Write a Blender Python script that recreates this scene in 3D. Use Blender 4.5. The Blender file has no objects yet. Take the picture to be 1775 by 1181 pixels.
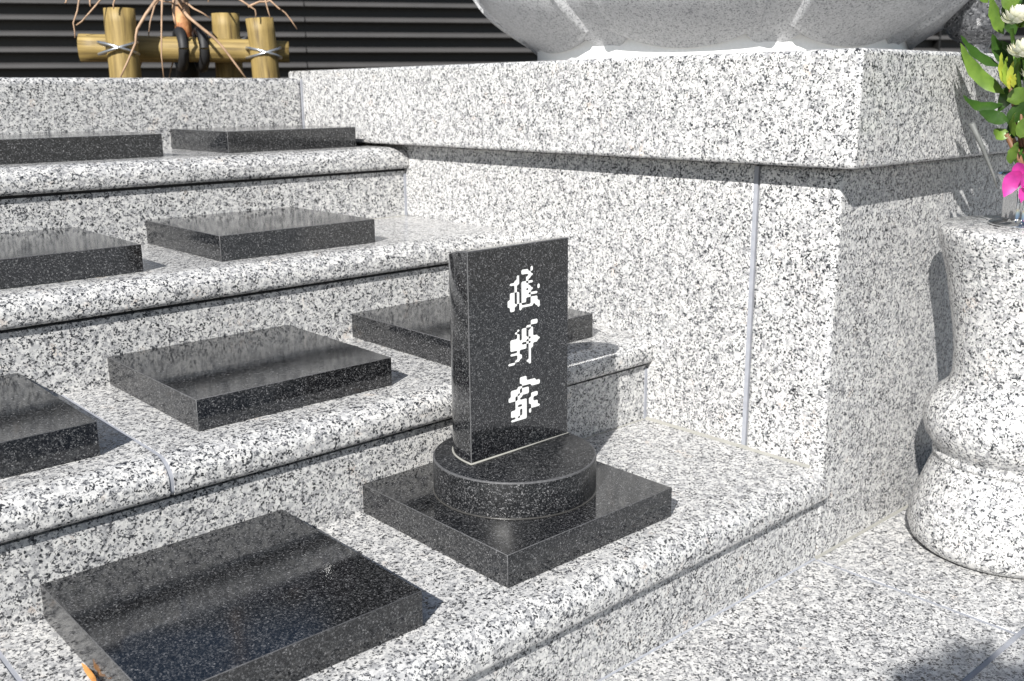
import bpy, bmesh, math, random
from mathutils import Vector, Matrix
rnd = random.Random(7)
S = bpy.context.scene
C = S.collection

# ------------------------------------------------------------------ camera
CAM = Vector((-1.3102, -0.7541, 0.7117))
YAW, PITCH, ROLL, FPX = -0.7329, -0.2431, -0.0091, 1739.74     # focal length in pixels of a 1775 px wide frame
FW = Vector((math.sin(-YAW)*math.cos(PITCH), math.cos(YAW)*math.cos(PITCH), math.sin(PITCH)))
RT0 = FW.cross(Vector((0, 0, 1))).normalized(); UP0 = RT0.cross(FW)
RT = RT0*math.cos(ROLL) + UP0*math.sin(ROLL); UP = -RT0*math.sin(ROLL) + UP0*math.cos(ROLL)
cd = bpy.data.cameras.new('camera'); cam = bpy.data.objects.new('camera', cd); C.objects.link(cam)
cam.matrix_world = Matrix(((RT.x, UP.x, -FW.x, CAM.x), (RT.y, UP.y, -FW.y, CAM.y), (RT.z, UP.z, -FW.z, CAM.z), (0, 0, 0, 1)))
cd.sensor_width = 36; cd.lens = FPX/1775*36; cd.clip_start = 0.02; cd.clip_end = 400
cd.dof.use_dof = True; cd.dof.focus_distance = 1.36; cd.dof.aperture_fstop = 9
S.camera = cam

def at(px, py, dist):
    """planning helper: the world point seen at a pixel of the 1775x1181 photo, at a plan distance in metres"""
    r = RT*((px-887.5)/FPX) - UP*((py-590.5)/FPX) + FW
    return CAM + r*(dist/math.hypot(r.x, r.y))

# ------------------------------------------------------------------ light
SUNV = Vector((1.2, 0.65, -1.0)).normalized()
w = bpy.data.worlds.new('World'); S.world = w; w.use_nodes = True
nt = w.node_tree; nt.nodes.clear()
sky = nt.nodes.new('ShaderNodeTexSky'); sky.sky_type = 'NISHITA'; sky.sun_disc = False
sky.sun_elevation = math.asin(-SUNV.z); sky.sun_rotation = math.atan2(-SUNV.x, -SUNV.y)
sky.air_density = 1.0; sky.dust_density = 0.6; sky.ozone_density = 1.0
bg = nt.nodes.new('ShaderNodeBackground'); bg.inputs[1].default_value = 0.052
wo = nt.nodes.new('ShaderNodeOutputWorld')
nt.links.new(sky.outputs[0], bg.inputs[0]); nt.links.new(bg.outputs[0], wo.inputs[0])
sl = bpy.data.lights.new('sun', 'SUN'); sl.energy = 5.0; sl.angle = math.radians(0.53); sl.color = (1, 0.978, 0.94)
so = bpy.data.objects.new('sun', sl); C.objects.link(so); so.rotation_euler = SUNV.to_track_quat('-Z', 'Y').to_euler()
so.location = (-4, -3, 4)
S.view_settings.view_transform = 'Standard'; S.view_settings.look = 'None'
S.view_settings.exposure = 0.71; S.view_settings.gamma = 1

# ------------------------------------------------------------------ materials
def newmat(name):
    m = bpy.data.materials.new(name); m.use_nodes = True
    return m, m.node_tree, m.node_tree.nodes['Principled BSDF']
def N(nt, t, **kw):
    n = nt.nodes.new(t)
    for k, v in kw.items(): setattr(n, k, v)
    return n
def ramp(nt, src, stops, interp='LINEAR'):
    r = N(nt, 'ShaderNodeValToRGB'); r.color_ramp.interpolation = interp
    e = r.color_ramp.elements
    while len(e) < len(stops): e.new(0.5)
    for i, (p, c) in enumerate(stops):
        e[i].position = p; e[i].color = (*c, 1) if not isinstance(c, (int, float)) else (c, c, c, 1)
    nt.links.new(src, r.inputs[0]); return r.outputs[0]
def mixc(nt, fac, a, b, mode='MIX'):
    m = N(nt, 'ShaderNodeMix', data_type='RGBA', blend_type=mode)
    for i, v in ((0, fac), (6, a), (7, b)):
        if isinstance(v, bpy.types.NodeSocket): nt.links.new(v, m.inputs[i])
        elif i == 0: m.inputs[0].default_value = v
        else: m.inputs[i].default_value = (*v, 1)
    return m.outputs[2]
def math_(nt, op, a, b=0.0):
    m = N(nt, 'ShaderNodeMath', operation=op)
    for i, v in ((0, a), (1, b)):
        if isinstance(v, bpy.types.NodeSocket): nt.links.new(v, m.inputs[i])
        else: m.inputs[i].default_value = v
    return m.outputs[0]
def coords(nt, warp_scale, warp_amt):
    tc = N(nt, 'ShaderNodeTexCoord'); oi = N(nt, 'ShaderNodeObjectInfo')
    off = N(nt, 'ShaderNodeVectorMath', operation='SCALE'); off.inputs[0].default_value = (7.3, 3.1, 5.7)
    nt.links.new(oi.outputs['Random'], off.inputs['Scale'])
    ad = N(nt, 'ShaderNodeVectorMath', operation='ADD')
    nt.links.new(tc.outputs['Object'], ad.inputs[0]); nt.links.new(off.outputs[0], ad.inputs[1])
    nz = N(nt, 'ShaderNodeTexNoise'); nz.inputs['Scale'].default_value = warp_scale; nz.inputs['Detail'].default_value = 2
    nt.links.new(ad.outputs[0], nz.inputs['Vector'])
    sb = N(nt, 'ShaderNodeVectorMath', operation='SUBTRACT'); sb.inputs[1].default_value = (.5, .5, .5)
    nt.links.new(nz.outputs['Color'], sb.inputs[0])
    sc = N(nt, 'ShaderNodeVectorMath', operation='SCALE'); sc.inputs['Scale'].default_value = warp_amt
    nt.links.new(sb.outputs[0], sc.inputs[0])
    a2 = N(nt, 'ShaderNodeVectorMath', operation='ADD')
    nt.links.new(ad.outputs[0], a2.inputs[0]); nt.links.new(sc.outputs[0], a2.inputs[1])
    return ad.outputs[0], a2.outputs[0]
def vor(nt, vec, scale, rand=1.0):
    v = N(nt, 'ShaderNodeTexVoronoi'); v.inputs['Scale'].default_value = scale; v.inputs['Randomness'].default_value = rand
    nt.links.new(vec, v.inputs['Vector'])
    s = N(nt, 'ShaderNodeSeparateColor'); nt.links.new(v.outputs['Color'], s.inputs[0])
    return s.outputs[0], s.outputs[1], v.outputs['Distance']
def noise(nt, vec, scale, detail=2, rough=.5):
    n = N(nt, 'ShaderNodeTexNoise'); n.inputs['Scale'].default_value = scale
    n.inputs['Detail'].default_value = detail; n.inputs['Roughness'].default_value = rough
    nt.links.new(vec, n.inputs['Vector']); return n.outputs['Fac']
def bump(nt, bs, h, strength, dist):
    b = N(nt, 'ShaderNodeBump'); b.inputs['Strength'].default_value = strength; b.inputs['Distance'].default_value = dist
    nt.links.new(h, b.inputs['Height']); nt.links.new(b.outputs[0], bs.inputs['Normal'])

def white_granite(name, scale=1.0, dark=1.0, rough=0.16, tint=(1, 1, 1)):
    m, nt, bs = newmat(name)
    plain, wv = coords(nt, 300*scale, 0.0065/scale)
    r1, g1, d1 = vor(nt, wv, 185*scale)          # feldspar / quartz grains, about 6 mm
    r2, g2, d2 = vor(nt, wv, 370*scale)          # biotite flakes, about 4 mm
    r3, g3, d3 = vor(nt, wv, 560*scale)
    T = lambda a, b, c: (a*tint[0], b*tint[1], c*tint[2])
    base = ramp(nt, r1, [(0, T(.66, .652, .632)), (.30, T(.61, .604, .588)), (.50, T(.54, .536, .528)), (.68, T(.45, .45, .448)), (.86, T(.36, .36, .362))], 'CONSTANT')
    fine = ramp(nt, r3, [(0, (1, 1, 1)), (.68, (.88, .88, .89)), (.88, (.66, .66, .67))], 'CONSTANT')
    col = mixc(nt, .75, base, fine, 'MULTIPLY')
    # soft cloudy grey inside the grains
    cl = ramp(nt, noise(nt, plain, 90*scale, 3, .6), [(.36, (.80, .80, .81)), (.58, (1, 1, 1))])
    col = mixc(nt, .8, col, cl, 'MULTIPLY')
    cl2 = ramp(nt, noise(nt, plain, 4.5, 3), [(.3, (.93, .93, .93)), (.7, (1, 1, 1))])
    col = mixc(nt, 1, col, cl2, 'MULTIPLY')
    # warm feldspar patches
    pk = ramp(nt, noise(nt, plain, 26*scale, 1), [(.66, 0.0), (.76, .4)])
    sel = ramp(nt, g1, [(0, 0.0), (.55, 1.0)], 'CONSTANT')
    pf = math_(nt, 'MULTIPLY', pk, sel)
    col = mixc(nt, pf, col, T(.64, .53, .44))
    # dark flakes, gathered in clusters by a slower noise
    clus = ramp(nt, noise(nt, plain, 78*scale, 2, .6), [(.36, 0.0), (.66, 1.0)])
    th = math_(nt, 'MULTIPLY', clus, .40*dark)
    th = math_(nt, 'ADD', th, .05*dark)
    isd = math_(nt, 'LESS_THAN', r2, th)
    dcol = ramp(nt, g2, [(0, (.024, .025, .028)), (.42, (.075, .077, .082)), (.74, (.17, .172, .18))], 'CONSTANT')
    isd2 = math_(nt, 'LESS_THAN', g3, .075*dark)
    col = mixc(nt, isd2, col, (.085, .087, .093))
    col = mixc(nt, isd, col, dcol)
    nt.links.new(col, bs.inputs['Base Color'])
    rg = ramp(nt, noise(nt, plain, 14, 3), [(.3, rough*.8), (.7, rough*1.5)])
    nt.links.new(rg, bs.inputs['Roughness']); bs.inputs['IOR'].default_value = 1.5
    bump(nt, bs, r1, .03, .0006)
    return m
GW = white_granite('white_granite', scale=1.1, dark=1.0)
GR = white_granite('white_granite_paving', rough=.30)
GP = white_granite('white_granite_pale', scale=1.1, dark=.95, rough=.12)

def black_granite(name, rough=.075, ior=1.76):
    m, nt, bs = newmat(name)
    plain, wv = coords(nt, 500, .003)
    r1, g1, _ = vor(nt, wv, 740)
    r2, g2, _ = vor(nt, wv, 900)
    base = ramp(nt, r1, [(0, (.004, .0043, .0052)), (.42, (.009, .0095, .011)), (.60, (.025, .026, .028)), (.78, (.055, .056, .058)), (.91, (.115, .115, .118))], 'CONSTANT')
    f = ramp(nt, r2, [(0, (.6, .6, .6)), (.6, (1.2, 1.2, 1.2)), (.92, (2.5, 2.45, 2.4))], 'CONSTANT')
    col = mixc(nt, .8, base, f, 'MULTIPLY')
    nt.links.new(col, bs.inputs['Base Color'])
    rg = ramp(nt, noise(nt, plain, 9, 4, .6), [(.35, rough*.8), (.75, rough*2.2)])
    nt.links.new(rg, bs.inputs['Roughness']); bs.inputs['IOR'].default_value = ior
    bump(nt, bs, r1, .02, .0004)
    return m
GB = black_granite('black_granite')

def simple(name, col, rough=.5, metal=0, nscale=0, namt=.3, bumpd=0, ior=None):
    m, nt, bs = newmat(name)
    bs.inputs['Roughness'].default_value = rough; bs.inputs['Metallic'].default_value = metal
    if ior: bs.inputs['IOR'].default_value = ior
    if nscale:
        plain, _ = coords(nt, 5, 0)
        nf = noise(nt, plain, nscale, 4, .6)
        c = ramp(nt, nf, [(.25, tuple(x*(1-namt) for x in col)), (.75, tuple(min(1, x*(1+namt)) for x in col))])
        nt.links.new(c, bs.inputs['Base Color'])
        if bumpd: bump(nt, bs, nf, .5, bumpd)
    else: bs.inputs['Base Color'].default_value = (*col, 1)
    return m
GBD = black_granite('black_granite_disc', rough=.36, ior=1.42)
GBE = simple('honed_black_granite_edge', (.078, .078, .081), .5, nscale=300, namt=.5)
GROUT = simple('grey_grout', (.29, .30, .33), .75, nscale=60, namt=.14, bumpd=.0006)
GROUTW = simple('cream_grout', (.27, .265, .24), .8, nscale=50, namt=.12, bumpd=.0008)
SEAL = simple('clear_seal', (.045, .043, .04), .3, nscale=80, namt=.3)
LOTUS = None
def lotus_mat():
    m, nt, bs = newmat('fine_grey_granite')
    plain, wv = coords(nt, 500, .002)
    r1, g1, _ = vor(nt, wv, 420)
    c = ramp(nt, r1, [(0, (.52, .522, .53)), (.35, (.45, .453, .462)), (.68, (.36, .364, .372)), (.88, (.22, .224, .232))], 'CONSTANT')
    cl = ramp(nt, noise(nt, plain, 9, 4), [(.3, (.86, .86, .87)), (.7, (1, 1, 1))])
    nt.links.new(mixc(nt, 1, c, cl, 'MULTIPLY'), bs.inputs['Base Color'])
    bs.inputs['Roughness'].default_value = .42
    bump(nt, bs, r1, .12, .0008)
    return m
LOTUS = lotus_mat()
FOOT = simple('white_foot_stone', (.84, .84, .83), .3, nscale=200, namt=.05)
URN = white_granite('shade_tinted_urn_granite', scale=.8, dark=2.4, rough=.2, tint=(.17, .175, .19))  # tint darkened to carry the shade lying on the urn
WPAINT = simple('white_paint', (.88, .88, .86), .5, nscale=120, namt=.05)

def log_mat():
    m, nt, bs = newmat('treated_pine_log')
    tc = N(nt, 'ShaderNodeTexCoord'); mp = N(nt, 'ShaderNodeMapping'); mp.inputs['Scale'].default_value = (38, 38, 2.6)
    nt.links.new(tc.outputs['Object'], mp.inputs['Vector'])
    nf = noise(nt, mp.outputs[0], 2.2, 5, .65)
    c = ramp(nt, nf, [(.30, (.08, .05, .02)), (.42, (.20, .14, .045)), (.58, (.31, .22, .075)), (.78, (.38, .29, .12))])
    kn = vor(nt, tc.outputs['Object'], 9)[2]
    k = ramp(nt, kn, [(.06, (.35, .22, .12)), (.12, (1, 1, 1))])
    nt.links.new(mixc(nt, .7, c, k, 'MULTIPLY'), bs.inputs['Base Color'])
    bs.inputs['Roughness'].default_value = .6
    bump(nt, bs, nf, .4, .003)
    return m
LOG = log_mat()
LOGEND = simple('sawn_log_end', (.36, .27, .11), .7, nscale=60, namt=.25)
WIRE = simple('galvanised_wire', (.62, .64, .66), .28, metal=.9)
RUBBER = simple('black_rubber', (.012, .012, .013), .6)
def bark_mat():
    m, nt, bs = newmat('peeling_bark')
    tc = N(nt, 'ShaderNodeTexCoord'); sp_ = N(nt, 'ShaderNodeSeparateXYZ'); nt.links.new(tc.outputs['Object'], sp_.inputs[0])
    nz = noise(nt, tc.outputs['Object'], 40, 4, .7)
    h = math_(nt, 'ADD', sp_.outputs[2], math_(nt, 'MULTIPLY', nz, .12))
    c = ramp(nt, h, [(.925, (.36, .11, .03)), (.975, (.60, .33, .15)), (1.25, (.24, .17, .12))])
    c2 = ramp(nt, nz, [(.3, (.55, .55, .55)), (.7, (1.15, 1.15, 1.15))])
    nt.links.new(mixc(nt, 1, c, c2, 'MULTIPLY'), bs.inputs['Base Color']); bs.inputs['Roughness'].default_value = .65
    bump(nt, bs, nz, .5, .004); return m
BARK = bark_mat()
TWIG = simple('pale_twig_bark', (.38, .25, .16), .6, nscale=40, namt=.35)
WALLB = simple('black_back_panel', (.007, .0066, .0066), .5, nscale=3, namt=.2)
RAIL = simple('dark_grey_rail', (.066, .064, .064), .38, nscale=5, namt=.12)
SOIL = simple('garden_soil', (.10, .075, .05), .95, nscale=14, namt=.4, bumpd=.02)
GROUND = simple('plaza_ground', (.30, .295, .28), .85, nscale=3, namt=.15)
LEAFW = simple('dry_leaf', (.42, .19, .05), .6, nscale=60, namt=.25)
STEEL = simple('polished_steel', (.75, .75, .76), .10, metal=1.0)
def leaf_mat(name, a, b, rough=.38, trans=.25):
    m, nt, bs = newmat(name)
    plain, _ = coords(nt, 5, 0)
    oi = N(nt, 'ShaderNodeNewGeometry')
    c = ramp(nt, oi.outputs['Random Per Island'], [(0, a), (1, b)])
    c2 = ramp(nt, noise(nt, plain, 45, 3), [(.3, (.6, .66, .6)), (.7, (1.25, 1.2, 1.1))])
    col = mixc(nt, 1, c, c2, 'MULTIPLY')
    nt.links.new(col, bs.inputs['Base Color']); bs.inputs['Roughness'].default_value = rough
    tr = N(nt, 'ShaderNodeBsdfTranslucent'); nt.links.new(col, tr.inputs[0])
    mx = N(nt, 'ShaderNodeMixShader'); mx.inputs[0].default_value = trans
    out = nt.nodes['Material Output']
    nt.links.new(bs.outputs[0], mx.inputs[1]); nt.links.new(tr.outputs[0], mx.inputs[2]); nt.links.new(mx.outputs[0], out.inputs[0])
    return m
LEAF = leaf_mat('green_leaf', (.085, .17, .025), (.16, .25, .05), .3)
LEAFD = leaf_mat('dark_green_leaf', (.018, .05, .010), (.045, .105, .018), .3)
PETW = leaf_mat('white_petal', (.80, .80, .70), (.86, .85, .80), .5, .35)
PETY = leaf_mat('yellow_green_bud', (.42, .40, .05), (.24, .36, .05), .45, .35)
PETM = leaf_mat('magenta_petal', (.50, .03, .27), (.66, .07, .44), .45, .4)
STEMM = simple('brown_stem', (.16, .075, .035), .6, nscale=60, namt=.4)
STEMG = simple('green_stem', (.20, .36, .06), .45, nscale=40, namt=.2)
SILV = simple('silver_grey_stalk', (.12, .125, .12), .6, nscale=80, namt=.15)
BARKT = simple('brown_bark', (.12, .08, .05), .85, nscale=20, namt=.4, bumpd=.004)

# ------------------------------------------------------------------ object helpers
def tag(o, label=None, cat=None, group=None, kind=None):
    if label: o['label'] = label
    if cat: o['category'] = cat
    if group: o['group'] = group
    if kind: o['kind'] = kind
    return o
def thing(name, label, cat, loc=(0, 0, 0), group=None):
    o = bpy.data.objects.new(name, None); C.objects.link(o); o.location = loc
    o.empty_display_size = .05
    return tag(o, label, cat, group)
def obj(name, bm, mats, parent=None, smooth=False, loc=None):
    me = bpy.data.meshes.new(name); bm.normal_update(); bm.to_mesh(me); bm.free()
    for m in (mats if isinstance(mats, (list, tuple)) else [mats]): me.materials.append(m)
    if smooth:
        for p in me.polygons: p.use_smooth = True
        if smooth is not True: me.set_sharp_from_angle(angle=smooth)
    o = bpy.data.objects.new(name, me); C.objects.link(o)
    if parent:
        o.parent = parent; o.matrix_parent_inverse = Matrix.Translation(parent.location).inverted()
    if loc: o.location = loc
    return o
def box(bm, x0, x1, y0, y1, z0, z1, bev=0, seg=3, mi=0, bmi=None):
    vs = [bm.verts.new((x, y, z)) for z in (z0, z1) for y in (y0, y1) for x in (x0, x1)]
    fs = [bm.faces.new([vs[i] for i in f]) for f in ((0, 2, 3, 1), (4, 5, 7, 6), (0, 1, 5, 4), (2, 6, 7, 3), (0, 4, 6, 2), (1, 3, 7, 5))]
    for f in fs: f.material_index = mi
    if bev:
        es = list({e for f in fs for e in f.edges})
        r = bmesh.ops.bevel(bm, geom=es, offset=bev, segments=seg, profile=.5, affect='EDGES')
        for f in r['faces']: f.smooth = True; f.material_index = mi if bmi is None else bmi
    return vs
def extrude_x(bm, prof, x0, x1, smooth_n=0):
    """closed profile [(y,z)] counter-clockwise seen from +x, extruded from x0 to x1"""
    a = [bm.verts.new((x0, y, z)) for y, z in prof]; b = [bm.verts.new((x1, y, z)) for y, z in prof]
    n = len(prof)
    for i in range(n):
        f = bm.faces.new((a[i], a[(i+1) % n], b[(i+1) % n], b[i])); f.smooth = i < smooth_n
    bm.faces.new(a[::-1]); bm.faces.new(b)
    bmesh.ops.recalc_face_normals(bm, faces=bm.faces)
def lathe(bm, prof, cx=0, cy=0, n=64, mi=0, cap=True):
    rings = []
    for r, z in prof:
        rings.append([bm.verts.new((cx+r*math.cos(2*math.pi*i/n), cy+r*math.sin(2*math.pi*i/n), z)) for i in range(n)])
    for a, b in zip(rings, rings[1:]):
        for i in range(n):
            f = bm.faces.new((a[i], a[(i+1) % n], b[(i+1) % n], b[i])); f.smooth = True; f.material_index = mi
    if cap:
        bm.faces.new(rings[0][::-1]).material_index = mi; bm.faces.new(rings[-1]).material_index = mi
def tube(bm, pts, rads, n=10, mi=0, cap=True, capmi=None, wob=0):
    pts = [Vector(p) for p in pts]
    if isinstance(rads, (int, float)): rads = [rads]*len(pts)
    rings = []; ref = Vector((0.31, 0.2, 0.93)).normalized()
    for i, p in enumerate(pts):
        d = (pts[min(i+1, len(pts)-1)] - pts[max(i-1, 0)]).normalized()
        if i == 0:
            u = d.cross(ref)
            if u.length < .2: u = d.cross(Vector((1, 0, 0)))
            u.normalize()
        else: u = (u - d*u.dot(d)).normalized()
        v = d.cross(u)
        rings.append([bm.verts.new(p + (u*math.cos(t) + v*math.sin(t))*rads[i]*(1+wob*math.sin(3*t+i*1.3)+wob*.6*rnd.uniform(-1, 1)))
                      for t in (2*math.pi*k/n for k in range(n))])
    for a, b in zip(rings, rings[1:]):
        for i in range(n):
            f = bm.faces.new((a[i], a[(i+1) % n], b[(i+1) % n], b[i])); f.smooth = True; f.material_index = mi
    if cap:
        c = mi if capmi is None else capmi
        bm.faces.new(rings[0][::-1]).material_index = c; bm.faces.new(rings[-1]).material_index = c

# ------------------------------------------------------------------ measured layout (metres)
TY = [0.0, 0.3486, 0.7037, 1.0433, 1.3829]      # riser planes, front to back
TZ = [0.1462, 0.2964, 0.4487, 0.5980]           # tread heights
PX, PY = 1.44, 1.405                            # far sides of the pedestal body
CAPZ0, CAPZ1, OV = 0.6045, 0.764, 0.0425

# ------------------------------------------------------------------ ground and paving
bm = bmesh.new()
g = 60
vs = [bm.verts.new(p) for p in ((-g, -g, -.03), (g, -g, -.03), (g, g, -.03), (-g, g, -.03))]; bm.faces.new(vs)
tag(obj('ground', bm, GROUND), kind='structure')
bm = bmesh.new()
def pave(x0, x1, y0, y1):
    h = .0035
    box(bm, x0+h, x1-h, y0+h, y1-h, -.028, 0, .0005, 1)
for i in range(-4, 4): pave(i*.9, (i+1)*.9, -.3075, .05)
for j in range(5):
    y1 = -.3075 - j*.6
    for i in range(-5, 4): pave(i*.9+.45*(j % 2 == 0), (i+1)*.9+.45*(j % 2 == 0), y1-.6, y1)
for j in range(3):
    for i in range(0, 2): pave(1.5+i*.9, 1.5+(i+1)*.9, .05+j*.6, .65+j*.6)
tag(obj('paving', bm, GR), kind='structure')
bm = bmesh.new(); box(bm, -4.4, 4.0, -3.3, .049, -.029, -.0009)
tag(obj('paving_joints', bm, GROUT), kind='structure')

# ------------------------------------------------------------------ terraced steps
def nose_profile(z, y0, y1, inset=0.0):
    """flat tread, then a bullnose that rolls out and back under"""
    i = inset
    p = []; yf = y0-.0135+i; yt = y0+.022
    for k in range(0, 13):                       # broad upper curve
        t = k/12*math.pi/2
        p.append((yt-(yt-yf)*math.sin(t)**1.05, z-.026+(.026-i)*math.cos(t)**1.0))
    for k in range(0, 9):                        # tight lower curve
        t = k/8*math.pi/2
        p.append((yf+.009*(1-math.cos(t)), z-.0365-(.0095-i)*math.sin(t)))
    p.append((y0+.0015, z-.0462+i))
    n = len(p)
    p += [(y1, z-.0462+i), (y1, z-i)]
    return p, n
ORD = ['lowest', 'second lowest', 'third', 'top']
XL = -2.3
joints = [[-1.0815, -2.0], [-.869, -1.79], [-1.30], [-1.10]]
for i in range(4):
    y0, z = TY[i], TZ[i]; y1 = TY[i+1]+.012
    zb = -.02 if i == 0 else TZ[i-1]-.012
    lab = ['white speckled granite step with rounded nosing, lowest and carrying the upright black tablet',
           'white speckled granite step with a vertical grey joint in its nosing, second from the ground',
           'white speckled granite step with rounded nosing, third from the ground',
           'white speckled granite step with rounded nosing, topmost, right under the back wall'][i]
    st = thing('granite_step', lab, 'step', (-1.1, y0, z), 'granite steps')
    bm = bmesh.new(); box(bm, XL, -.0012, y0, y0+.03, zb, z-.0515)
    obj('riser', bm, GW, st)
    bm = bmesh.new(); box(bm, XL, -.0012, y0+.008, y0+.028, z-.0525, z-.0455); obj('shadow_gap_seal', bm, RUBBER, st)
    xs = [-.0012] + joints[i] + [XL]
    for a, b in zip(xs, xs[1:]):
        bm = bmesh.new(); pr, n = nose_profile(z, y0, y1)
        extrude_x(bm, pr, b+(.003 if b != XL else 0), a-(.003 if a != xs[0] else 0), n)
        obj('tread_slab', bm, GW, st, smooth=math.radians(32))
    for jx in joints[i]:
        bm = bmesh.new(); pr, n = nose_profile(z, y0, y1, .0012)
        extrude_x(bm, pr, jx-.0038, jx+.0038, n)
        obj('grout_joint', bm, GROUT, st, smooth=math.radians(32))
    # grout lines in the inner corners
    bm = bmesh.new(); f = .0022; yr = TY[i+1]
    extrude_x(bm, [(yr+.001, z-.002), (yr+.001, z+f), (yr-f, z+.0004), (yr-f, z-.002)], -.33 if i == 0 else -.12, -.001)
    obj('corner_grout', bm, GROUTW, st)
    if i < 3:
        bm = bmesh.new(); zt = TZ[i+1]-.057
        box(bm, -.006, .002, yr-.0015, yr+.002, z-.003, zt)
        obj('corner_grout', bm, GROUT, st)

# ------------------------------------------------------------------ back wall
bw = thing('granite_back_wall', 'pale granite low wall with rounded top closing the steps, in front of the logs', 'wall', (-1, TY[4], .6))
bm = bmesh.new(); box(bm, XL, -.9, TY[4], TY[4]+.10, -.02, .747, .012, 4); obj('wall_panel', bm, GW, bw)
bm = bmesh.new(); box(bm, -.894, -OV-.0012, TY[4], TY[4]+.10, -.02, .747, .012, 4); obj('wall_panel', bm, GW, bw)
bm = bmesh.new(); box(bm, -.901, -.893, TY[4]+.0015, TY[4]+.098, -.01, .744); obj('grout_joint', bm, GROUT, bw)
bm = bmesh.new(); box(bm, -OV-.004, -OV+.001, TY[4]-.0012, TY[4]+.003, TZ[3], .745); obj('grout_joint', bm, GROUT, bw)

# ------------------------------------------------------------------ pedestal
pd = thing('granite_pedestal', 'big white granite pedestal with overhanging cap beside the steps, under the stone lotus', 'pedestal', (.7, .7, 0))
yj = .143
bm = bmesh.new(); box(bm, 0, PX, 0, yj-.0032, -.02, CAPZ0-.003, .009, 4); obj('corner_block', bm, GW, pd)
bm = bmesh.new(); box(bm, 0.0004, PX, yj+.0032, PY, -.02, CAPZ0-.003, .002, 1); obj('side_panel', bm, GW, pd)
bm = bmesh.new(); box(bm, .0012, PX-.01, yj-.0036, yj+.0036, 0, CAPZ0-.006); obj('grout_joint', bm, GROUT, pd)
bm = bmesh.new(); box(bm, -OV, PX+OV, -OV, 1.4484, CAPZ0, CAPZ1, .0065, 4); obj('cap_slab', bm, GP, pd)
bm = bmesh.new()
extrude_x(bm, [(.001, -.002), (-.0035, -.002), (-.0035, .0006), (.001, .0042)][::-1], .0, PX)
obj('base_grout', bm, GROUTW, pd)
bm = bmesh.new()
extrude_x(bm, [(.001, -.002), (-.0022, -.002), (-.0022, .0004), (.001, .0024)][::-1], XL, -.0002)
obj('base_grout', bm, GROUT, pd)
bm = bmesh.new()
f = .0045
vv = [[bm.verts.new((x, y, z)) for x, z in ((.001, TZ[0]-.002), (-f, TZ[0]-.002), (-f, TZ[0]+.0005), (.001, TZ[0]+f))] for y in (.018, TY[1]-.001)]
for k in range(4): bm.faces.new((vv[0][k], vv[0][(k+1) % 4], vv[1][(k+1) % 4], vv[1][k]))
obj('base_grout', bm, GROUTW, pd)

# ------------------------------------------------------------------ black plates
H = .0426; GY = [.0474, .0616, .0484, .0753]
grp = 'black granite plates lying on the steps'
def plate_bm():
    b = bmesh.new(); box(b, -.15, .15, -.15, .15, 0.0002, H, .0007, 1, 0, 1); return b
plates = [
 (0, -.7228, 'polished black granite plate on the lowest step, nearest the viewer'),
 (0, -1.1470, 'black granite plate at the far left end of the lowest step, beyond the grey joint'),
 (1, -.9213, 'polished black granite plate on the second step, cut by the left edge of the photo'),
 (1, -.4982, 'black granite plate in the middle of the second step, right of the grey joint'),
 (1, -.0737, 'polished black granite plate on the second step, partly hidden behind the upright tablet'),
 (2, -.7121, 'polished black granite plate on the third step, cut by the left edge of the photo'),
 (2, -.2844, 'polished black granite plate on the third step, wholly in view left of the tablet top'),
 (3, -.5071, 'black granite plate on the top step below the back wall, cut by the left edge'),
 (3, -.0743, 'black granite plate on the top step, tucked against the pedestal cap')]
proto = None
for i, xr, lab in plates:
    loc = (xr-.15, TY[i]+GY[i]+.15, TZ[i])
    if proto is None: o = proto = obj('stone_plate', plate_bm(), [GB, GBE])
    else: o = proto.copy(); C.objects.link(o)
    o.location = loc; tag(o, lab, 'stone plate', grp)

# ------------------------------------------------------------------ upright tablet
TXc, TYc, TZb = -.2989-.15, TY[0]+GY[0]+.15, TZ[0]
tb = thing('memorial_tablet', 'upright black granite tablet with white engraved characters on a round base and square plate', 'memorial tablet', (TXc, TYc, TZb))
bm = plate_bm(); bmesh.ops.translate(bm, verts=bm.verts, vec=(TXc, TYc, TZb)); obj('base_plate', bm, [GB, GBE], tb)
z0 = TZb+H; HD = .0495; RD = .1105
bm = bmesh.new()
lathe(bm, [(RD-.001, z0+.0008), (RD, z0+.0022), (RD, z0+HD-.0022), (RD-.0006, z0+HD-.0008), (RD-.0022, z0+HD)], TXc-.002, TYc, 96)
for f in bm.faces:
    c = f.calc_center_median()
    if c.z > z0+HD-.0024 and len(f.verts) == 4: f.material_index = 1
obj('round_base', bm, [GBD, GBE], tb, smooth=math.radians(28))
bm = bmesh.new(); lathe(bm, [(RD+.0012, z0), (RD+.0010, z0+.0012), (RD-.002, z0+.0022)], TXc-.002, TYc, 96); obj('seal_ring', bm, SEAL, tb)
FX0, FX1, FY = -.5245, -.3460, .2005
zs, zt = z0+HD, .5195
def slab_outline(off=0.0):
    cx = (FX0+FX1)/2; a = (FX1-FX0)/2+off
    pts = [(FX1+off, FY-off), ]
    n = 26
    for k in range(1, n):
        t = math.pi*k/n
        c, s = math.cos(t), math.sin(t)
        pts.append((cx + a*math.copysign(abs(c)**.72, c), FY + (.085+off)*s**.9))
    pts.append((FX0-off, FY-off))
    return pts
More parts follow.
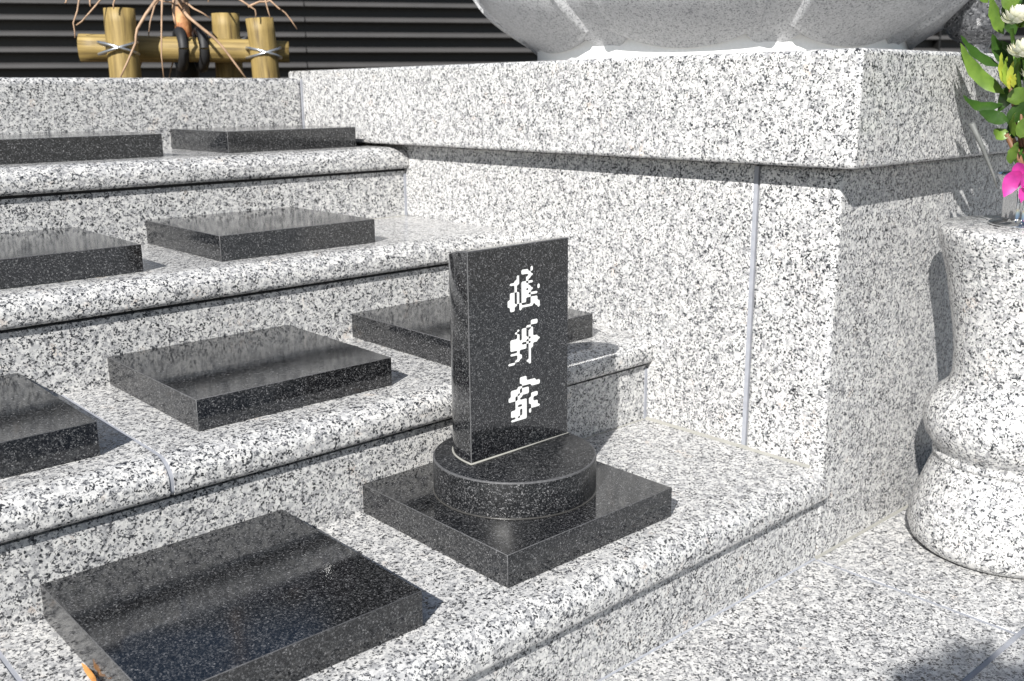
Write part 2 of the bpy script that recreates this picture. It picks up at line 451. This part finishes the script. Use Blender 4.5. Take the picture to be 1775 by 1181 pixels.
def slab(bm, pts, zlow, ztop, slope=True, bev=.0014):
    n = len(pts); cx = (FX0+FX1)/2; cy = FY+.03
    def top(x, y, e):
        d = max(0, y-FY)
        return ztop - (2.6*d*d + .05*d if slope else 0) - e
    rings = []
    def ring(ins, zf):
        r = []
        for x, y in pts:
            v = Vector((cx-x, cy-y)); v.normalize()
            r.append(bm.verts.new((x+v.x*ins, y+v.y*ins, zf(x, y))))
        return r
    rings.append(ring(0, lambda x, y: zlow))
    rings.append(ring(0, lambda x, y: top(x, y, bev)))
    rings.append(ring(bev*.3, lambda x, y: top(x, y, bev*.3)))
    rings.append(ring(bev, lambda x, y: top(x, y, 0)))
    for k, (a, b) in enumerate(zip(rings, rings[1:])):
        for i in range(n):
            f = bm.faces.new((a[i], a[(i+1) % n], b[(i+1) % n], b[i])); f.smooth = True; f.material_index = 1 if k > 0 else 0
    bm.faces.new(rings[0][::-1]); 
    c = bm.verts.new((cx, cy, top(cx, cy, 0)))
    for i in range(n): bm.faces.new((rings[-1][i], rings[-1][(i+1) % n], c)).smooth = True
bm = bmesh.new(); slab(bm, slab_outline(), zs+.0003, zt)
es = [e for e in bm.edges if abs(e.verts[0].co.y-FY) < 1e-5 and abs(e.verts[1].co.y-FY) < 1e-5 and abs(e.verts[0].co.z-e.verts[1].co.z) > .1]
r = bmesh.ops.bevel(bm, geom=es, offset=.001, segments=1, profile=.5, affect='EDGES')
for f in r['faces']: f.material_index = 1
sb = obj('upright_slab', bm, [GB, GBE], tb, smooth=math.radians(25))
bm = bmesh.new(); slab(bm, slab_outline(.0016), zs+.0001, zs+.0020, False, .0007); obj('seal_line', bm, [GROUTW, GROUTW], tb)

# engraved characters: brush strokes on a grid of 4 mm cells, softened
GLYPH = """
..........#...
......###.#...
......####....
....#....##...
....#...##....
...##...#.....
.####.##.##...
...#..###.....
...#..####...#
...#..##.##..#
.##.#.####....
.##.#.###.###.
.##.#.####....
###.#.##..###.
###.#.##..###.
####.#....####
.##..######.##
.##..#.......#
..............
..............
..............
..............
..............
..........###.
..........###.
........##....
....#.##..#...
...#..##.##...
....#.##.##...
....#.##.##...
.####.###.###.
.#######.#####
.#####..#.###.
.#######.##...
.#######.##...
....#....#....
.####....#....
....##...#....
....##...#....
...##....#....
###.....##....
.........#....
..............
..............
..............
..............
..............
.....###......
.....###......
.....#######..
......########
....##....####
.####.###.....
.####.###.....
.###.####.....
###.##....###.
###.#.....###.
...#####.##...
...#####.##...
...#..##.####.
...#####..###.
.####.##..####
.####.##.#....
.####.##.#....
...#.###......
.#######......
""".strip('\n').split('\n')
SUB = 6; cw = .0577/14; gx0 = -.4585; gz1 = .4885; ch = (.4885-.2800)/len(GLYPH)
NR, NC = len(GLYPH)*SUB, 14*SUB
def cell(r, c):
    if r < 0 or c < 0 or r >= NR or c >= NC: return 0.0
    return 1.0 if GLYPH[r//SUB][c//SUB] == '#' else 0.0
P = 8
gl = [[cell(r, c) for c in range(-P, NC+P)] for r in range(-P, NR+P)]
def blur(a):
    k = [.06, .24, .4, .24, .06]
    h, w_ = len(a), len(a[0])
    b = [[sum(k[j]*a[r][min(max(c+j-2, 0), w_-1)] for j in range(5)) for c in range(w_)] for r in range(h)]
    return [[sum(k[j]*b[min(max(r+j-2, 0), h-1)][c] for j in range(5)) for c in range(w_)] for r in range(h)]
for _ in range(4): gl = blur(gl)
bm = bmesh.new()
sw, sh = cw/SUB, ch/SUB
for r in range(len(gl)):
    c = 0
    while c < len(gl[0]):
        if gl[r][c] > .51:
            c1 = c
            while c1 < len(gl[0]) and gl[r][c1] > .51: c1 += 1
            x0 = gx0+(c-P)*sw; x1 = gx0+(c1-P)*sw; z1 = gz1-(r-P)*sh; z2 = z1-sh
            bm.faces.new([bm.verts.new(p) for p in ((x0, FY-.0005, z2), (x1, FY-.0005, z2), (x1, FY-.0005, z1), (x0, FY-.0005, z1))])
            c = c1
        else: c += 1
bmesh.ops.remove_doubles(bm, verts=bm.verts, dist=1e-6)
ins = obj('inscription', bm, WPAINT, tb); ins.parent = sb; ins.matrix_parent_inverse = Matrix.Translation(tb.location).inverted()
ins.matrix_parent_inverse = Matrix.Identity(4)

# ------------------------------------------------------------------ stone lotus on the pedestal
LX, LY, LZ = .635, .70, CAPZ1
lt = thing('stone_lotus', 'large smooth pale grey carved stone lotus bowl standing on the pedestal', 'lotus base', (LX, LY, LZ))
bm = bmesh.new(); lathe(bm, [(.405, LZ+.0005), (.409, LZ+.003), (.409, LZ+.066), (.39, LZ+.09)], LX, LY, 96); obj('foot', bm, FOOT, lt, smooth=math.radians(40))
def RZ(z):      # outer radius of the bowl by height above the pedestal top
    pts = [(.022, .404), (.036, .414), (.05, .431), (.065, .453), (.08, .474), (.106, .508), (.13, .531), (.16, .551), (.20, .567), (.26, .580), (.32, .572), (.37, .55), (.40, .52)]
    if z <= pts[0][0]: return pts[0][1]
    for (a, ra), (b, rb) in zip(pts, pts[1:]):
        if z <= b:
            t = (z-a)/(b-a); return ra+(rb-ra)*t
    return pts[-1][1]
bm = bmesh.new()
lathe(bm, [(.375, LZ+.055)]+[(RZ(z)-.034, LZ+z) for z in [.07, .1, .14, .18, .24, .3, .36]]+[(.49, LZ+.385), (.47, LZ+.39)], LX, LY, 128)
obj('bowl', bm, LOTUS, lt)
VA = math.atan2(CAM.y-LY, CAM.x-LX)       # azimuth of the viewer's side
def petal(name, th0, half, zlo, zhi, out, lipw, tipexp):
    bm = bmesh.new(); nu, nv = 60, 34; grid = []
    for j in range(nv+1):
        v = j/nv; row = []
        wv = half*(1 - .97*max(0, (v-.3)/.7)**tipexp) if name == 'outer_petal' else half*(1-max(0, (v-.45)/.55)**tipexp)
        for i in range(nu+1):
            u = -1+2*i/nu
            z = zlo + (zhi-zlo)*v + ((.036 if name == 'outer_petal' else .03)*(abs(u)**2.2))*(1-v)**2
            lip = lipw*min(1, v/.16)*math.exp(-((abs(u)-.93)/.045)**2)
            dish = -.012*math.exp(-(u/.75)**4)*0
            r = RZ(z) - (.014*min(1, v/.15) if name == 'outer_petal' else 0) + out*min(1, .25+v/.2)*(max(0, 1-u*u)**.5) + lip - (.012 if abs(u) > .985 else 0)
            th = th0 + wv*u
            row.append(bm.verts.new((LX+r*math.cos(th), LY+r*math.sin(th), LZ+z)))
        grid.append(row)
    for a, b in zip(grid, grid[1:]):
        for i in range(nu): bm.faces.new((a[i], a[i+1], b[i+1], b[i])).smooth = True
    # thickness: inner copy
    geo = list(bm.faces)
    inner = {}
    for row in grid:
        for v in row:
            d = Vector((LX-v.co.x, LY-v.co.y, 0)).normalized()*.030
            inner[v] = bm.verts.new(v.co + d + Vector((0, 0, .006)))
    for f in geo: bm.faces.new([inner[v] for v in reversed(f.verts)]).smooth = True
    for e in [e for e in list(bm.edges) if e.is_boundary and e.verts[0] in inner]:
        a, b = e.verts; 
        try: bm.faces.new((a, b, inner[b], inner[a]))
        except Exception: pass
    bmesh.ops.recalc_face_normals(bm, faces=bm.faces)
    return obj(name, bm, LOTUS, lt, smooth=math.radians(50))
for k in range(8):
    petal('outer_petal', VA+math.radians(-8.5+45*k), math.radians(19.0), .026, .40, .034, .012, 1.5)
    petal('inner_petal', VA+math.radians(-8.5+22.5+45*k), math.radians(8), .028, .385, -.016, .001, 3)
bm = bmesh.new(); lathe(bm, [(.44, LZ+.375), (.47, LZ+.385), (.48, LZ+.41), (.46, LZ+.43), (.30, LZ+.435)], LX, LY, 96); obj('top_disc', bm, LOTUS, lt)

# urn on the far corner of the pedestal, shade put into its colour
p = at(1692, 60, 2.35); ux, uy = p.x, p.y
ur = thing('stone_urn', 'mottled granite urn, shade put into its dark colour, with rounded bottom behind the flowers, right of the lotus', 'urn', (ux, uy, CAPZ1))
bm = bmesh.new(); lathe(bm, [(.030, .7645), (.034, .77), (.026, .785), (.03, .80), (.05, .812), (.062, .83), (.069, .86), (.070, .90), (.066, .96), (.06, 1.0), (.066, 1.02), (.05, 1.03)], ux, uy, 48)
obj('urn_body', bm, URN, ur)
bm = bmesh.new(); lathe(bm, [(.045, 1.0305), (.05, 1.04), (.035, 1.055), (.01, 1.065)], ux, uy, 32); obj('urn_lid', bm, URN, ur)

# ------------------------------------------------------------------ stone flower vase, right
VX, VY = .26, -.175
va = thing('stone_flower_vase', 'white speckled turned granite vase stand with bulging ring, holding the flowers', 'vase stand', (VX, VY, 0))
prof = [(.120, .0005), (.129, .006), (.137, .014), (.1415, .028), (.1415, .047), (.136, .073), (.1275, .100), (.118, .128), (.1125, .143), (.1110, .1475), (.1140, .1505), (.1145, .156), (.1110, .1595), (.1125, .165),
        (.120, .173), (.1275, .184), (.1325, .199), (.1335, .213), (.129, .233), (.119, .249), (.107, .260), (.100, .268), (.0965, .279), (.0965, .29), (.098, .32), (.1025, .356), (.1095, .392), (.1175, .432), (.1255, .463), (.1335, .488), (.1365, .500), (.135, .508), (.130, .5125), (.07, .5135)]
bm = bmesh.new(); lathe(bm, [(r_*1.0, z) for r_, z in prof], VX, VY, 96); obj('vase_body', bm, GW, va, smooth=math.radians(60))
ZT = .5138
cx, cy = .252, -.172
cu = thing('steel_flower_cup', 'ribbed polished steel cup on top of the stone vase, holding flower stems', 'flower cup', (cx, cy, ZT))
bm = bmesh.new()
n = 96; rings = []
cp = [(.060, ZT), (.062, ZT+.002), (.060, ZT+.004), (.046, ZT+.006), (.043, ZT+.012), (.044, ZT+.04), (.049, ZT+.062), (.056, ZT+.073), (.058, ZT+.075), (.055, ZT+.074), (.046, ZT+.060), (.040, ZT+.03)]
for k, (r_, z) in enumerate(cp):
    rib = .0011 if 4 <= k <= 7 else 0
    rings.append([bm.verts.new((cx+(r_+rib*math.cos(24*2*math.pi*i/n*1.0))*math.cos(2*math.pi*i/n), cy+(r_+rib*math.cos(24*2*math.pi*i/n))*math.sin(2*math.pi*i/n), z)) for i in range(n)])
for a, b in zip(rings, rings[1:]):
    for i in range(n): bm.faces.new((a[i], a[(i+1) % n], b[(i+1) % n], b[i])).smooth = True
bm.faces.new(rings[0][::-1]); bm.faces.new(rings[-1])
obj('cup_body', bm, STEEL, cu)

# ------------------------------------------------------------------ flowers
fb = thing('flower_bouquet', 'bunch of green leaves with white, yellow and magenta flowers in the steel cup', 'bouquet', (cx, cy, ZT+.05))
def leaf(bm, a, b, width, bend=.15, side=None, fold=.25, n=9, mi=0):
    a, b = Vector(a), Vector(b); d = b-a; L = d.length; dn = d.normalized()
    if side is None: side = dn.cross(Vector((rnd.uniform(-1, 1), rnd.uniform(-1, 1), rnd.uniform(.2, 1)))).normalized()
    else: side = (Vector(side) - dn*Vector(side).dot(dn)).normalized()
    nor = side.cross(dn)
    L_, R_, M_ = [], [], []
    for k in range(n+1):
        t = k/n
        wv = width*.5*1.9*(t**.62)*((1-t)**.95) if 0 < t < 1 else .0004
        c = a + d*t + nor*(bend*L*math.sin(math.pi*t))
        rip = .0012*math.sin(t*19)
        M_.append(bm.verts.new(c - nor*wv*fold))
        L_.append(bm.verts.new(c - side*wv + nor*rip)); R_.append(bm.verts.new(c + side*wv - nor*rip))
    for k in range(n):
        for A, B in ((L_, M_), (M_, R_)):
            f = bm.faces.new((A[k], A[k+1], B[k+1], B[k])); f.smooth = True; f.material_index = mi
D0 = 1.64
camr = RT
def sd(ax, ay, bx, by):     # side vector roughly in the picture plane, perpendicular to the leaf
    dx, dy = bx-ax, by-ay; l = math.hypot(dx, dy)
    return (RT*(-dy/l*-1) + UP*(-dx/l*-1)*1.0) + FW*rnd.uniform(-.5, .5)
big = [  # (base px, tip px, width, bend, bright, depth offset)
 ((1742, 163), (1665, 75), .030, .16, 1, 0), ((1734, 116), (1665, 61), .022, .12, 0, .02), ((1716, 150), (1666, 95), .018, .12, 0, .03),
 ((1738, 182), (1669, 165), .022, .25, 0, 0), ((1748, 209), (1697, 193), .024, .1, 0, -.01), ((1752, 233), (1722, 226), .022, .3, 1, 0),
 ((1740, 60), (1718, -12), .030, .08, 1, .01), ((1746, 112), (1720, 59), .022, .1, 0, .02), ((1745, 175), (1790, 160), .030, .2, 1, -.01),
 ((1746, 215), (1785, 175), .026, .15, 0, 0), ((1758, 165), (1768, 105), .026, .1, 1, .01), ((1752, 285), (1764, 246), .020, .1, 1, 0),
 ((1775, 300), (1752, 252), .022, -.1, 0, .02), ((1760, 60), (1738, 10), .022, .1, 0, .03), ((1770, 130), (1800, 60), .03, .1, 0, .02),
 ((1755, 150), (1730, 195), .026, -.2, 0, .02), ((1765, 210), (1810, 240), .03, .2, 1, 0), ((1768, 240), (1782, 200), .024, .1, 1, -.02),
 ((1746, 20), (1766, -40), .03, .1, 1, .0), ((1712, 5), (1700, -30), .02, .1, 1, .0), ((1760, 120), (1735, 70), .03, .1, 0, .03), ((1775, 190), (1748, 140), .03, .1, 0, .03)]
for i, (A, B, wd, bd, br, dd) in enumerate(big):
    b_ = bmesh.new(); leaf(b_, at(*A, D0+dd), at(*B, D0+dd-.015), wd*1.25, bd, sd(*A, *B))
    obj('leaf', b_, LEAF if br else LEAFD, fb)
# fuller foliage out of the frame, above and to the right
vdir = Vector((cx-CAM.x, cy-CAM.y, 0)).normalized(); left = Vector((-vdir.y, vdir.x, 0))
b1, b2 = bmesh.new(), bmesh.new()
cnt = 0
while cnt < 150:
    t = rnd.random()
    c0 = Vector((.275, -.165, .66)).lerp(Vector((.09, -.19, .98)), t)
    q = c0 + Vector((rnd.gauss(0, .05+.02*t), rnd.gauss(0, .05), rnd.gauss(0, .05)))
    lat = (q - CAM).dot(left) - (Vector((cx, cy, 0)) - Vector((CAM.x, CAM.y, 0))).dot(left)
    if lat > .012 or q.z < .62: continue
    dd = Vector((rnd.gauss(-.1, .5), rnd.gauss(0, .5), rnd.gauss(.6, .4))).normalized()
    e = q + dd*rnd.uniform(.05, .085)
    if (e-CAM).dot(left) - (Vector((cx, cy, 0)) - Vector((CAM.x, CAM.y, 0))).dot(left) > .03: continue
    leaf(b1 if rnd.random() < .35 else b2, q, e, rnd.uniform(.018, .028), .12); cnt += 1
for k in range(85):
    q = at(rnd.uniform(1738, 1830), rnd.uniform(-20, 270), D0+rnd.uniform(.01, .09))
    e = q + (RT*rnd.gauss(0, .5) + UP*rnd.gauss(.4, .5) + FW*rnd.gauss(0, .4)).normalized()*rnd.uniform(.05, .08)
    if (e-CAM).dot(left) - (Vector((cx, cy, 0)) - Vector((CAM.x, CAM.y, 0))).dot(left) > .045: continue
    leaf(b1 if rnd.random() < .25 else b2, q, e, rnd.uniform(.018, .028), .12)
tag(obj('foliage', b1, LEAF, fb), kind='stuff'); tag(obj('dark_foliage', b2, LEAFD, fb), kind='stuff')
base = Vector((cx, cy, ZT+.03))
for A, rr, mt in (((1744, 232), .0045, STEMM), ((1751, 150), .004, STEMM), ((1757, 240), .003, STEMM), ((1753, 50), .0035, STEMG), ((1775, 90), .003, STEMG), ((1768, 190), .003, STEMM)):
    b_ = bmesh.new(); e = at(*A, D0); s0 = base+Vector((rnd.uniform(-.012, .012), rnd.uniform(-.012, .012), 0))
    tube(b_, [s0, s0.lerp(e, .5)+Vector((rnd.uniform(-.006, .006), 0, 0)), e], [rr, rr*.95, rr*.8], 8); obj('stem', b_, mt, fb)
b_ = bmesh.new(); tube(b_, [at(1728, 325, D0), at(1722, 303, D0), at(1703, 256, D0-.01), at(1684, 214, D0-.02)], [.0012, .002, .003, .0042], 8); obj('stalk', b_, SILV, fb)
def bloom(c, R, mat, n=46):
    b_ = bmesh.new(); c = Vector(c)
    for k in range(n):
        ring = k/n; az = k*2.39996; el = 1.35-1.25*ring+rnd.uniform(-.1, .1)
        d = Vector((math.cos(az)*math.cos(el), math.sin(az)*math.cos(el), math.sin(el)))
        s = c + d*R*.18; e = c + d*R*(.75+.3*ring)
        leaf(b_, s, e, R*(.55+.2*ring), .22, Vector((0, 0, 1)).cross(d) + Vector((.01, .01, 0)), -.3, 6)
    return obj('blossom', b_, mat, fb)
bloom(at(1768, 34, D0-.03), .027, PETW, 60); bloom(at(1778, 92, D0-.04), .027, PETW, 60); bloom(at(1800, 130, D0-.02), .026, PETW); bloom(at(1830, 60, D0-.02), .026, PETW)
for (x, y) in ((1768, 34), (1778, 92)):
    b_ = bmesh.new(); c = at(x, y+14, D0-.03)
    for k in range(7):
        a = k*.9; leaf(b_, c, c+Vector((math.cos(a)*.016, math.sin(a)*.016, .012)), .010, .3)
    obj('sepal', b_, LEAF, fb)
# yellow lily bud
b_ = bmesh.new()
for A, B, wd in (((1745, 150), (1736, 91), .018), ((1748, 150), (1757, 106), .014), ((1746, 150), (1746, 98), .016), ((1750, 155), (1752, 130), .012), ((1757, 152), (1760, 128), .014)):
    leaf(b_, at(*A, D0-.03), at(*B, D0-.035), wd, .1, sd(*A, *B))
obj('lily_bud', b_, PETY, fb)
# magenta orchid petals hanging over the cup rim
for i, (A, B, wd, dd) in enumerate((((1768, 296), (1740, 342), .036, -.075), ((1780, 292), (1752, 302), .034, -.072), ((1786, 320), (1770, 352), .026, -.078), ((1775, 300), (1800, 330), .04, -.075))):
    b_ = bmesh.new(); leaf(b_, at(*A, D0+dd), at(*B, D0+dd), wd, .18, sd(*A, *B), -.2); obj('orchid_petal', b_, PETM, fb)

# ------------------------------------------------------------------ dry leaf at lower left
b_ = bmesh.new(); a = at(146, 1150, .6)
lp = Vector((-1.0285, .214, TZ[0]+.008)); leaf(b_, lp, lp+Vector((-.002, -.046, -.002)), .008, .12, (1, 0, .5), .3)
tag(obj('fallen_leaf', b_, LEAFW), 'small curled orange dry leaf lying against the nearest black plate', 'leaf')

# ------------------------------------------------------------------ planting behind the wall
bm = bmesh.new(); box(bm, -3.5, 3.5, TY[4]+.101, 3.9, -.02, .50)
tag(obj('planting_bed', bm, SOIL), kind='structure')
def log(name, p0, p1, r0, r1, label, tagit=True):
    p0, p1 = Vector(p0), Vector(p1); L = (p1-p0).length
    b_ = bmesh.new(); k = 14
    tube(b_, [(0, 0, L*i/k) for i in range(k+1)], [r0+(r1-r0)*i/k for i in range(k+1)], 24, 0, True, 1, .018)
    o = obj(name, b_, [LOG, LOGEND]); o.location = p0
    o.rotation_euler = (p1-p0).to_track_quat('Z', 'Y').to_euler()
    return tag(o, label, 'log', 'log tree support')
def down(p, z, lean=(0, 0)): return Vector((p.x+lean[0], p.y+lean[1], z))
DP = 2.72
t1 = at(206, 15, DP-.03); log('support_post', down(t1, .45), t1, .038, .036, 'upright pine post at the left end of the cross log')
t2 = at(390, 24, DP+.12); log('support_post', down(t2, .45, (.0, 0)), t2, .036, .035, 'pine post standing behind the cross log, cut face visible')
t3 = at(450, 32, DP-.02); e3 = at(462, 134, DP-.02); dd = (e3-t3)
log('support_post', t3+dd*3.2, t3, .034, .034, 'slightly leaning pine post near the right end of the cross log')
c0, c1 = at(139, 83, DP+.075), at(501, 90, DP+.03)
log('cross_log', c0, c1, .034, .027, 'horizontal pine log tied across the three posts')
def wire_loop(c, ax, r, tilt, nm='wire_tie'):
    """two crossing loops of wire around the post and log"""
    t = thing(nm, ax, 'wire', c, 'wire ties on the log support')
    for sgn in (1, -1):
        b_ = bmesh.new(); pts = []
        for k in range(25):
            a = 2*math.pi*k/24
            q = Vector((math.cos(a)*r, math.sin(a)*r*1.25, sgn*tilt*math.cos(a+.4)))
            pts.append(c+q)
        tube(b_, pts, .0036, 6, cap=False); obj('wire_loop', b_, WIRE, t)
cl = lambda px, py, d_: at(px, py, d_)
wire_loop(cl(205, 84, DP-.02), 'silver wire crossed around the left post and the cross log', .044, .014)
wire_loop(cl(394, 84, DP+.08), 'silver wire crossed around the middle post and the cross log', .046, .026)
wire_loop(cl(457, 92, DP-.01), 'silver wire crossed around the right leaning post', .040, .012)

# sapling
sp = thing('young_tree', 'bare young tree with orange trunk and pale drooping twigs tied to the log', 'tree', at(318, 130, DP+.13))
DT = DP+.14
tr = [at(322, 300, DT), at(324, 130, DT), at(320, 95, DT), at(317, 40, DT), at(312, -40, DT), at(306, -160, DT), at(300, -320, DT)]
b_ = bmesh.new(); tube(b_, tr, [.026, .024, .023, .020, .013, .010, .007], 14, wob=.03); obj('trunk', b_, BARK, sp)
b_ = bmesh.new(); tube(b_, [at(326, 160, DT), at(325, 110, DT), at(321, 66, DT)], [.029, .029, .027], 16); 
obj('rubber_wrap', b_, RUBBER, sp)
for cxp, rr in ((313, .043), (348, .045)):
    b_ = bmesh.new(); cc = at(cxp, 86, DP+.06)
    axis = Vector((math.sin(math.radians(105)), math.cos(math.radians(105)), 0)); v2 = Vector((axis.y, -axis.x, 0))
    tube(b_, [cc + v2*math.cos(2*math.pi*k/20)*rr*1.1 + Vector((0, 0, 1))*math.sin(2*math.pi*k/20)*rr for k in range(21)], .0135, 8, cap=False)
    obj('rubber_tie', b_, RUBBER, sp)
tw = [[(315, -60), (200, -60), (137, 0), (127, 40), (130, 66)], [(315, -60), (230, -60), (174, 0), (150, 28), (132, 44)], [(170, -50), (156, 0), (157, 12)],
 [(300, -90), (215, -70), (199, 0), (197, 16)], [(312, -30), (271, 0), (238, 50), (235, 75), (208, 136)], [(306, -60), (281, 0), (280, 55), (284, 136)],
 [(275, -5), (268, 10), (257, 65)], [(257, 65), (246, 106), (238, 136)], [(318, 14), (327, 30), (369, 64), (396, 95), (428, 138)], [(316, 4), (335, 15), (364, 32)],
 [(330, -50), (415, -1), (442, 17), (443, 30)], [(330, -90), (440, -60), (460, 0), (469, 33)], [(430, 12), (450, 3), (468, 1), (494, 22), (515, 51)],
 [(310, 60), (300, 108), (293, 136)], [(140, -40), (115, 0), (112, 5)], [(300, -20), (301, 20), (305, 44)], [(310, 10), (296, 4), (271, -2)],
 [(330, -100), (361, -20), (361, 4)]]
for k, pl in enumerate(tw):
    dd = DP + [-.09, .03, .06, -.08, -.1, -.10, .05, .08, -.1, .0, -.07, -.08, 0, .06, 0, -.02, -.03, 0][k]
    r0 = .0046 if k in (4, 8, 15) else .0030
    b_ = bmesh.new(); pts = [at(x, y, DT if (j == 0 and k not in (2, 7, 12, 14)) else dd) for j, (x, y) in enumerate(pl)]
    sm = [pts[0]]
    for A, B in zip(pts, pts[1:]):
        sm.append(A.lerp(B, .5)+Vector((rnd.uniform(-.004, .004), 0, rnd.uniform(-.003, .003)))); sm.append(B)
    tube(b_, sm, [r0*(1-.55*j/(len(sm)-1)) for j in range(len(sm))], 7, wob=.08); obj('twig', b_, TWIG, sp)

# ------------------------------------------------------------------ dark slatted building
az = math.radians(118); wd = Vector((math.sin(az), math.cos(az), 0)); wn = Vector((-wd.y, wd.x, 0))
if wn.dot(Vector((math.sin(math.radians(42)), math.cos(math.radians(42)), 0))) < 0: wn = -wn      # points away from the viewer
P0 = CAM + Vector((math.sin(math.radians(42)), math.cos(math.radians(42)), 0))*5.5
pitch = .0735
def wallpt(u, w_, z): q = P0 + wd*u + wn*w_; return (q.x, q.y, z)
def wbox(bm, u0, u1, w0, w1, z0, z1):
    vs = [bm.verts.new(wallpt(u, w_, z)) for z in (z0, z1) for w_ in (w0, w1) for u in (u0, u1)]
    for f in ((0, 2, 3, 1), (4, 5, 7, 6), (0, 1, 5, 4), (2, 6, 7, 3), (0, 4, 6, 2), (1, 3, 7, 5)): bm.faces.new([vs[i] for i in f])
bd = thing('slatted_building', 'dark building clad in horizontal black slats behind the monument', 'building', tuple(wallpt(0, 0, 0)))
UL = -1.05
HL, HR = 2.45, 4.4
for nm, u0, u1, hh in (('low_wing', -4.2, UL, HL), ('tall_wing', UL, 5.5, HR)):
    bm = bmesh.new(); wbox(bm, u0, u1, .055+(.002 if nm[0] == 'l' else 0), 2.5, -.02, hh); obj(nm, bm, WALLB, bd)
    bm = bmesh.new(); n_ = int((hh-.05)/pitch)
    for k in range(n_):
        z = .028 + k*pitch
        a = [bm.verts.new(wallpt(u0+.003, w_, z_)) for w_, z_ in ((.056, z+.004), (.006, z), (0, z+.004), (0, z+.013), (.008, z+.020), (.056, z+.030))]
        b = [bm.verts.new(wallpt(u1-.003, w_, z_)) for w_, z_ in ((.056, z+.004), (.006, z), (0, z+.004), (0, z+.013), (.008, z+.020), (.056, z+.030))]
        for i in range(6): bm.faces.new((a[i], a[(i+1) % 6], b[(i+1) % 6], b[i]))
        bm.faces.new(a); bm.faces.new(b)
    bmesh.ops.recalc_face_normals(bm, faces=bm.faces)
    obj('slat_cladding', bm, RAIL, bd)
    for u in [x for x in (-3.0, -1.62, .62, 2.6, 4.2) if u0 < x < u1]:
        bm = bmesh.new(); wbox(bm, u-.006, u+.006, -.001, .056, .02, hh-.04); obj('joint_strip', bm, WALLB, bd)
    bm = bmesh.new(); wbox(bm, u0-.02, u1+(.02 if nm[0] == 't' else -.002), -.03, 2.52, hh+.001, hh+.09); obj('roof_edge', bm, WALLB, bd)

# ------------------------------------------------------------------ unseen tree added behind the viewer, a stand-in caster to shade the paving
TX_, TY_ = -2.265, -1.515
tt = thing('added_shade_tree', 'added unseen shadow caster shaped as a small round leafy tree, behind the viewpoint', 'tree', (TX_, TY_, -.02))
b_ = bmesh.new(); tube(b_, [(TX_, TY_, -.03), (TX_+.01, TY_, .6), (TX_-.01, TY_+.01, 1.2), (TX_, TY_, 1.7)], [.028, .022, .017, .008], 10, wob=.04); 
for k in range(9):
    a = k*2.4; z = 1.25+.05*k; tube(b_, [(TX_, TY_, z), (TX_+.12*math.cos(a), TY_+.12*math.sin(a), z+.07), (TX_+.2*math.cos(a), TY_+.2*math.sin(a), z+.12)], [.008, .005, .003], 6)
obj('trunk', b_, BARKT, tt)
b_ = bmesh.new()
for k in range(5200):
    d = Vector((rnd.gauss(0, 1), rnd.gauss(0, 1), rnd.gauss(0, 1))).normalized()*(rnd.random()**.45)*.21
    q = Vector((TX_, TY_, 1.535))+Vector((d.x, d.y, d.z*1.1))
    e = q+Vector((rnd.gauss(0, 1), rnd.gauss(0, 1), rnd.gauss(0, 1))).normalized()*.06
    leaf(b_, q, e, .04, .1, None, .2, 3)
obj('crown', b_, LEAFD, tt)
